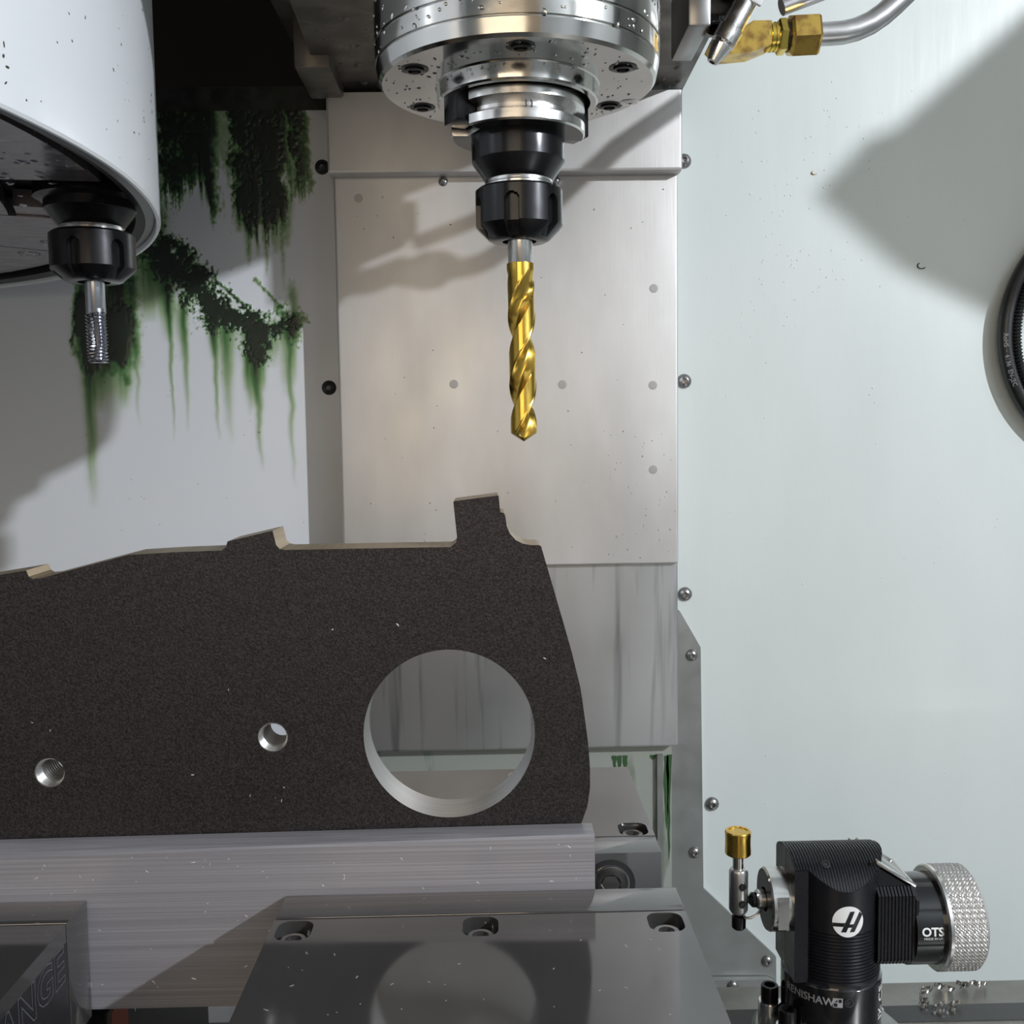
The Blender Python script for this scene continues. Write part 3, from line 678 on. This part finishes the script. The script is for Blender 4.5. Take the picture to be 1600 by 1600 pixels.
for cx, cz in ((-89.0, -119.8), (-177.6, -132.4)): thread_mb(cx, cz).build('thread', 'machined_bore', pl, smooth=20)

# ================================================================== TOOL-SETTING PROBE
PX, PY = 172., 510.
pb = thing('tool_setter', (PX, PY, -330), 'black ribbed tool-setting probe with gold stylus cup and knurled cap', 'probe')
MB().lathe([(40, -330), (40, -317), (38, -315), (33, -315), (32, -309.5), (25, -309)], (PX, PY), 'Z', 64).build('base', 'galvanised', pb, smooth=30)
MB().lathe([(25.2, -311), (25.2, -280), (24.5, -279), (24.3, -277)], (PX, PY), 'Z', 96).build('lower_ring', 'probe_gloss', pb, smooth=30)
BR, DRR, DZC = 24.3, 27.7, -242.7
def body_mb():
    """upright ribbed cylinder whose top is trimmed by the rounded dome"""
    seg = 144; vs = []; fs = []; z = -279.; rows = [(BR, z)]
    while z < -252: rows += [(BR, z+.25), (BR, z+1.0), (BR-.6, z+1.25), (BR-.6, z+1.6), (BR, z+1.75)]; z += 1.75
    rows += [(BR, -250), (BR, -246), (BR, -240), (BR, -234)]
    z = -234.
    for r, h in rows:
        for k in range(seg): a = 2*math.pi*k/seg; vs.append((PX+r*math.cos(a), PY+r*math.sin(a), h))
    for k in range(seg):
        a = 2*math.pi*k/seg; y = BR*math.sin(a); vs.append((PX+BR*math.cos(a), PY+y, DZC+math.sqrt(DRR**2-y*y)))
    for i in range(len(rows)):
        for k in range(seg): fs.append((i*seg+k, i*seg+(k+1) % seg, (i+1)*seg+(k+1) % seg, (i+1)*seg+k))
    return MB().add(vs, fs)
body_mb().build('body', 'probe_black', pb, smooth=30)
def dome_mb():
    vs = []; fs = []; xs = []; x = -BR+.02; ny = 32
    while x < BR-1.5: xs += [(x, 0), (x+.75, 0), (x+.95, .5), (x+1.3, .5), (x+1.5, 0)]; x += 1.5
    xs.append((BR-.02, 0))
    for dx, g in xs:
        w = math.sqrt(max(0, BR*BR-dx*dx)); w = max(w, 17.) if dx < 0 else w
        for k in range(ny+1): y = -w+2*w*k/ny; vs.append((PX+dx, PY+y, DZC+math.sqrt(DRR**2-y*y)+.25-g))
    for i in range(len(xs)-1):
        for k in range(ny): fs.append((i*(ny+1)+k, i*(ny+1)+k+1, (i+1)*(ny+1)+k+1, (i+1)*(ny+1)+k))
    return MB().add(vs, fs)
dome_mb().build('dome', 'probe_black', pb, smooth=30)
MB().prism([(PY-17, -279), (PY+17, -279)] + [(PY+y, DZC+math.sqrt(DRR**2-y*y)-.3) for y in np.linspace(17, -17, 15)], 147.8, 158, 'X').build('end_face', 'probe_black', pb, smooth=None)
# stylus side: steel disc with flats, shaft, break stem
dk = MB().lathe([(6.2, 139.4), (6.2, 137.2), (15, 137.2), (15.9, 138.2), (15.9, 146), (15.2, 146.3), (15.2, 147), (15.9, 147.3), (15.9, 152), (14.5, 154)], (PY, -243), 'X', 72, caps=False)
dko = dk.build('stylus_hub', 'bright_steel', pb, smooth=30, label='bright steel round hub')
MB().lathe([(15.1, 137.05), (6.4, 137.05)], (PY, -243), 'X', 48, caps=False).build('hub_face', 'socket_black', dko)
fl_ = MB().add([(140, PY-14.2, -236.5), (145.4, PY-14.2, -236.5), (145.4, PY-14.2, -250.5), (140, PY-14.2, -250.5), (140, PY-15.95, -236.5+1.5), (145.4, PY-15.95, -235), (145.4, PY-15.95, -252), (140, PY-15.95, -252)], [(4, 5, 6, 7)])
fl_.build('wrench_flat', 'bright_steel', dko, smooth=None)
MB().lathe([(4.9, 139.8), (4.9, 133.4), (4.2, 132.6), (3.2, 132.6)], (PY, -243), 'X', 32).build('shaft', 'bright_steel', pb)
MB().lathe([(3.6, 134), (4.0, 132), (4.0, 130.6), (1.6, 128.6), (1.6, 127.6)], (PY, -243.3), 'X', 8).build('break_stem', 'black_oxide', pb, smooth=None)
st = MB().lathe([(3.0, -226.2), (4.2, -226.6), (4.85, -228), (4.85, -248), (4.0, -249.6), (2.4, -249.8)], (123.6, PY), 'Z', 40); sth = st.build('stylus_holder', 'tube_steel', pb)
ME_GS = socket_mb(2.0, .5, .55).mesh('grub_screw', 'black_oxide')
for z in (-234.4, -243.6): inst(ME_GS, 'grub_screw', sth, (124.6, PY-4.7, z), (math.pi/2, 0, math.radians(10)))
MB().lathe([(2.75, -217), (2.75, -226.6)], (123.4, PY), 'Z', 28).build('stylus_stem', 'bright_steel', pb)
cup = MB().lathe([(2.7, -218.8), (6.1, -218.8), (6.6, -218.2), (6.6, -216.4), (6.45, -214), (6.45, -210), (6.6, -208.4), (6.6, -206.8), (6.2, -206.3), (5.1, -206.3), (5.0, -206.7), (0.01, -206.7)], (123.3, PY), 'Z', 56, caps=False); cup.build('stylus_cup', 'gold_tin', pb, smooth=30, label='gold stylus cup')
MB().lathe([(2.2, -249), (2.2, -251.2), (3.5, -251.6), (3.7, -252.4), (3.6, -257.6), (3.0, -258.4), (0.01, -258.4)], (123.8, PY), 'Z', 24, caps=False).build('stylus_screw', 'black_oxide', pb)
MB().tube([(126.5, PY-2, -252), (129, PY-3, -251.6), (132, PY-3, -250.2), (134, PY-3, -248), (134.6, PY-2, -245.5)], .7, 8).build('tether_wire', 'bright_steel', pb)
# receiver side: ribbed block, neck, knurled cap, window
blk = MB(); n = 12; x0, x1 = 189.0, 209.8
for i in range(n):
    xa_ = x0 + (x1-x0)*i/n; xm = xa_ + (x1-x0)/n*.62; xe = xa_ + (x1-x0)/n
    for (u, w_, g) in ((xa_, xm, 0), (xm, xe, .7)):
        h = 20-g
        y0_, y1_, z0_, z1_ = PY-h, PY+h, -270.6+g, -230.2-g
        cz_ = 3.5 + (i-n+2)*2.5 if i > n-3 else 3.5
        blk.prism([(y0_+cz_, z0_), (y1_-cz_, z0_), (y1_, z0_+cz_), (y1_, z1_-cz_), (y1_-cz_, z1_), (y0_+cz_, z1_), (y0_, z1_-cz_), (y0_, z0_+cz_)], u, w_, 'X')
blk.build('ribbed_block', 'probe_black', pb, smooth=None)
MB().lathe([(22.6, 208), (22.6, 230)], (PY, -254.6), 'X', 80).build('neck', 'probe_gloss', pb)
MB().lathe([(22.8, 222.6), (25.4, 222.6), (26.2, 223.4), (26.2, 225)], (PY, -254.6), 'X', 96, caps=False).build('cap_rim', 'bright_steel', pb)
def knurl_mb():
    nx, na = 40, 240; vs = []; fs = []; xs = np.linspace(225, 241.5, nx+1)
    for x in xs:
        for k in range(na):
            a = 2*math.pi*k/na; s_ = a*26.2
            p1 = abs(((s_+x)/1.85) % 1 - .5)*2; p2 = abs(((s_-x)/1.85) % 1 - .5)*2
            r = 25.7 + .75*min(p1, p2); vs.append((x, PY+r*math.cos(a), -254.6+r*math.sin(a)))
    for i in range(nx):
        for k in range(na): fs.append((i*na+k, i*na+(k+1) % na, (i+1)*na+(k+1) % na, (i+1)*na+k))
    mb = MB().add(vs, fs); mb.lathe([(25.9, 241.5), (24.2, 243.4), (0.01, 243.6)], (PY, -254.6), 'X', 80, caps=False); return mb
knurl_mb().build('knurled_cap', 'knurl', pb, smooth=None, label='silver diamond-knurled end cap')
wn = MB().box(190, 213.5, PY-15, PY+15, -219.6, -217.6, .9).rotate((190, PY, -217.5), 'Y', 33); wno = wn.build('window', 'lens_black', pb, label='clear glossy optical window')
for y0_, y1_ in ((PY-15.6, PY-13), (PY+13, PY+15.6)): MB().box(190, 214, y0_, y1_, -219.2, -217.2, .6).rotate((190, PY, -217.5), 'Y', 33).build('window_edge', 'bright_steel', wno)
for x_ in (190, 211.4): MB().box(x_, x_+2.4, PY-13, PY+13, -219.2, -217.3, .5).rotate((190, PY, -217.5), 'Y', 33).build('window_edge', 'bright_steel', wno)
MB().prism([(186, -218), (210, -233.6), (210, -240), (186, -240)], PY-16, PY+16, 'Y').build('window_seat', 'probe_black', pb, smooth=None)
ME_PSC = socket_mb(4.6, 8.5, .58).mesh('base_screw', 'black_oxide')
for x, y in ((142.6, 519), (145.4, 496)):
    inst(MB().lathe([(6, -12), (6, 0), (5.6, .8), (0.01, .8)], (0, 0), 'Z', 28, caps=False).mesh('screw_boss', 'bright_steel'), 'screw_boss', pb, (x, y, -303.5))
    inst(ME_PSC, 'base_screw', pb, (x, y, -302.8))
for x, y in ((201, 488), (203, 528)): inst(button_mb(4.2, 2).mesh('base_screw', 'bright_steel'), 'base_screw', pb, (x, y, -315))
inst(socket_mb(2.2, .5, .6).mesh('set_screw', 'ring_groove'), 'set_screw', pb, (PX-8, PY-14.5, -219), (math.radians(32), 0, 0))
inst(socket_mb(2.4, .5, .6).mesh('set_screw', 'ring_groove'), 'set_screw', pb, (PX+.8, PY-25.1, -285.5), (math.pi/2, 0, 0))
# lettering wrapped round the body
def wrap_body(v, f, a_c, zc, r, skew=0.):
    mb = MB(); mb.add([(PX + r*math.sin(a_c + x/r), PY - r*math.cos(a_c + x/r), zc + y + skew*x) for x, y in v], f); return mb
v, f = text2d('RENISHAW.', 3.9, .12); w_ = max(p[0] for p in v)
v = [(p[0]-w_/2, p[1]) for p in v]
wrap_body(v, f, math.radians(-44), -287.4, 25.3).build('lettering', 'grey_print', pb, smooth=None)
lg = [(0, 0), (5, 0), (5, 5), (0, 5)]
mb = MB(); mb.add([(0, 0, 0)], [])
mb = MB(); base = [(x, y) for y in (0, 4.8) for x in np.linspace(0, 4.8, 5)]
fsq = [(i, i+1, i+6, i+5) for i in range(4)]
wrap_body(base, fsq, math.radians(-16), -288, 25.3).build('lettering', 'grey_print', pb, smooth=None)
wrap_body([(.5, .5), (2.2, .5), (2.2, 2.2), (.5, 2.2), (2.8, 2.6), (4.3, 2.6), (4.3, 4.3), (2.8, 4.3), (1, 2.8), (2.2, 2.8), (2.2, 4.2)], [(0, 1, 2, 3), (4, 5, 6, 7), (8, 9, 10)], math.radians(-16), -288, 25.38).build('lettering', 'probe_gloss', pb, smooth=None)
v, f = text2d('CE', 5.4, .05); wrap_body([(-y, x) for x, y in v], f, math.radians(60), -291, 25.35).build('lettering', 'white_print', pb, smooth=None)
v, f = text2d('IX', 5, .0); wrap_body([(-y, x) for x, y in v], f, math.radians(58), -300, 25.35).build('lettering', 'white_print', pb, smooth=None)
# round white badge with slanted dark strokes
R_ = 7.9; vsd = [(0, 0)]; fd = []
for i in range(1, 7):
    for k in range(48): vsd.append((R_*i/6*math.cos(2*math.pi*k/48), R_*i/6*math.sin(2*math.pi*k/48)))
for k in range(48): fd.append((0, 1+k, 1+(k+1) % 48))
for i in range(5):
    for k in range(48): fd.append((1+i*48+k, 1+i*48+(k+1) % 48, 1+(i+1)*48+(k+1) % 48, 1+(i+1)*48+k))
BA, BZ = math.radians(1), -244.2
badge = wrap_body(vsd, fd, BA, BZ, 24.42).build('badge', 'white_print', pb, smooth=None, label='round white badge with dark slanted letter')
def bz_poly(pts):
    c = [((x-1120)/130*R_, (798-y)/130*R_) for x, y in pts]; out = [c[0], c[1]]
    # strip of small quads between the two long sides so it follows the curve
    a, b, c2, d = c; vs = []; n = 8
    for i in range(n+1):
        t = i/n; vs += [(a[0]+(d[0]-a[0])*t, a[1]+(d[1]-a[1])*t), (b[0]+(c2[0]-b[0])*t, b[1]+(c2[1]-b[1])*t)]
    return vs, [(2*i, 2*i+1, 2*i+3, 2*i+2) for i in range(n)]
for pts in (((1133, 712), (1172, 712), (1102, 885), (1060, 885)), ((991, 806), (995, 838), (1078, 838), (1092, 806)), ((1215, 716), (1241, 745), (1170, 885), (1130, 885)), ((1122, 818), (1110, 846), (1160, 846), (1172, 818))):
    v, f = bz_poly(pts); wrap_body(v, f, BA, BZ, 24.52).build('badge_stroke', 'probe_black', badge, smooth=None)
def wrap_neck(txt, size, xa_, ang, bold=0.):
    v, f = text2d(txt, size, bold); r = 22.72; mb = MB()
    return mb.add([(xa_+x, PY - r*math.cos(math.radians(ang)+y/r), -254.6 + r*math.sin(math.radians(ang)+y/r)) for x, y in v], f)
wrap_neck('OTS', 4.2, 210, 3, .18).build('lettering', 'white_print', pb, smooth=None)
wrap_neck('MADE IN UK', 1.25, 211, -2).build('lettering', 'white_print', pb, smooth=None)

# ================================================================== SWARF, SPECKS AND DROPLETS
def curl(x, y, z, r, turns, h, n=26, w=.8):
    mb = MB(); a0 = random.random()*6.28; tx, ty = random.uniform(-.6, .6), random.uniform(-.6, .6); vs = []; fs = []
    for i in range(n+1):
        t = i/n; a = a0 + turns*2*math.pi*t; rr = r*(1-.35*t)
        c = (x + rr*math.cos(a) + tx*t*r*3, y + rr*math.sin(a)*.7 + ty*t*r*2, z + .4 + h*(.5+.5*math.sin(a+a0)))
        vs += [c, (c[0]+w*.4, c[1], c[2]+w)]
    fs = [(2*i, 2*i+1, 2*i+3, 2*i+2) for i in range(n)]
    return mb.add(vs, fs)
spots = [(247, 566, 4.2), (256, 572, 3.2), (262, 569, 4.0), (268, 573, 3.0), (276, 576, 4.4), (284, 575, 3.4), (250, 550, 4.5), (258, 552, 3.2), (241, 556, 3.0)]
names = ['metal chip on the table just right of the probe, leftmost of the rear row', 'small metal chip second from left in rear row beside the probe', 'curled metal chip in the middle of the rear row beside the probe', 'small metal chip fourth from left in the rear row of chips', 'large curled chip near the right end of the rear chips', 'rightmost metal chip of the rear row on the table edge', 'curled chip lying in front of the chip row by the probe', 'small chip in front of the row, right of the bigger curl', 'chip closest to the probe base on the table']
for (x, y, r), lb in zip(spots, names):
    curl(x, y, -330, r, 1.3, r*.55, w=1.8).build('metal_chip', 'chip_metal', label=lb, cat='metal chip', group='metal chips on the table')
def specks(pts, nrm, mt, name, label, cat, lo, hi, flat=.5, squash=1.):
    """tiny rounded grains set on a surface point with a normal"""
    mb = MB()
    for (p, n) in zip(pts, nrm):
        n = Vector(n); t = n.orthogonal().normalized(); b = n.cross(t); r = random.uniform(lo, hi); p = Vector(p); an = random.random()*6.28
        t, b = t*math.cos(an)+b*math.sin(an), b*math.cos(an)-t*math.sin(an); el = random.uniform(1, 1+squash)
        ring = [p + t*(r*el*math.cos(k*math.pi/3)) + b*(r*math.sin(k*math.pi/3)) for k in range(6)]
        r2 = [p + t*(r*.6*el*math.cos(k*math.pi/3)) + b*(r*.6*math.sin(k*math.pi/3)) + n*(r*flat*.8) for k in range(6)]
        mb.add(ring + r2 + [p + n*(r*flat)], [(k, (k+1) % 6, 6+(k+1) % 6, 6+k) for k in range(6)] + [(6+k, 6+(k+1) % 6, 12) for k in range(6)])
    return mb.build(name, mt, smooth=60, label=label, cat=cat, kind='stuff')
U = random.uniform
# dark flecks on the drum shroud
pts, nr = [], []
for _ in range(70):
    a = math.radians(U(-38, 12)); z = 122 + abs(random.gauss(0, 45)); n = (math.cos(a), math.sin(a), 0); pts.append((DX+DR*n[0], DY+DR*n[1], z)); nr.append(n)
specks(pts, nr, 'chip_dark', 'dirt_specks', 'dark dirt flecks scattered on the white drum shroud', 'dirt', .2, .65, .3, 1.8)
# droplets on the right wall
pts, nr = [], []
for _ in range(150):
    t = random.random(); pts.append((300 - 60*t + random.gauss(0, 38), YW, 255 - 170*t + random.gauss(0, 28))); nr.append((0, -1, 0))
for _ in range(60): pts.append((U(190, 440), YW, U(-450, 300))); nr.append((0, -1, 0))
specks([p for p in pts if p[0] > 170], nr, 'water', 'coolant_drops', 'tiny coolant drops clinging to the right rear wall', 'drops', .35, .95, .6, .3)
# droplets on the way cover and the spindle nose
pts, nr = [], []
for _ in range(40): pts.append((U(90, 150), 840, U(-108, 0))); nr.append((0, -1, 0))
for _ in range(40): pts.append((U(-115, 150), 840, U(-100, 195))); nr.append((0, -1, 0))
specks(pts, nr, 'water_steel', 'coolant_drops', 'coolant drops on the middle way cover panel', 'drops', .3, .8, .5, .6)
pts, nr = [], []
for _ in range(150):
    a = U(0, 6.28); r = U(42, 62); pts.append((SX+r*math.cos(a), SY+r*math.sin(a), 162.2)); nr.append((0, 0, -1))
for _ in range(120):
    a = U(-3.0, -.1); z = U(171, 205); pts.append((SX+67*math.cos(a), SY+67*math.sin(a), z)); nr.append((math.cos(a), math.sin(a), 0))
specks(pts, nr, 'nose_steel', 'coolant_drops', 'coolant drops on the polished spindle nose', 'drops', .35, 1.1, .5, .8)
pts, nr = [], []
for _ in range(160):
    a = math.radians(U(TAPA-42, TAPA+5)); r = U(250, 376); pts.append((DX+r*math.cos(a), DY+r*math.sin(a), 122)); nr.append((0, 0, -1))
specks(pts, nr, 'wet_plate', 'coolant_drops', 'coolant drops under the tool changer drum', 'drops', .7, 2.2, .4, 1.4)
pts, nr = [], []
for _ in range(130):
    x = U(-115, 155); y = U(600, 845); pts.append((x, y, 271)); nr.append((0, 0, -1))
specks(pts, nr, 'cast_iron', 'coolant_drops', 'oily drops on the spindle head underside', 'drops', 1.0, 3.0, .5, .8)
# fine swarf on the bar face, vise top and plate
pts, nr = [], []
for _ in range(110): pts.append((U(-200, 37), 388, U(-222, -161))); nr.append((0, -1, 0))
for _ in range(28): pts.append((U(-80, 66), U(300, 366), VZ)); nr.append((0, 0, 1))
for _ in range(16): pts.append((U(-200, 35), 400.4, U(-156, -75))); nr.append((0, -1, 0))
specks([p for p in pts if not (p[1] > 400 and math.hypot(p[0]+18.9, p[2]+119.9) < 36)], nr, 'swarf_metal', 'swarf', 'fine bright swarf slivers on the bar, plate and vise', 'swarf', .12, .32, .4, 4.)
# odd flecks on the right wall
for x, z, r, lb in ((365.5, 134.8, 4.2, 'dark curled chip stuck on the right wall inside the shaded patch'), (273.5, 212.5, 2.6, 'small brownish chip stuck on the right wall above the droplets')):
    mb = MB(); n = 12; vs = []
    for i in range(n+1):
        a = 2.2 + 3.4*i/n; vs += [(x+r*math.cos(a), YW-.2, z+r*.7*math.sin(a)), (x+r*.72*math.cos(a), YW-.2, z+r*.5*math.sin(a)), (x+r*.85*math.cos(a), YW-1.5, z+r*.6*math.sin(a))]
    fs = []
    for i in range(n): fs += [(3*i, 3*i+2, 3*i+5, 3*i+3), (3*i+2, 3*i+1, 3*i+4, 3*i+5), (3*i, 3*i+3, 3*i+4, 3*i+1)]
    mb.add(vs, fs).build('wall_chip', 'chip_dark' if r > 3 else 'brass', label=lb, cat='metal chip')
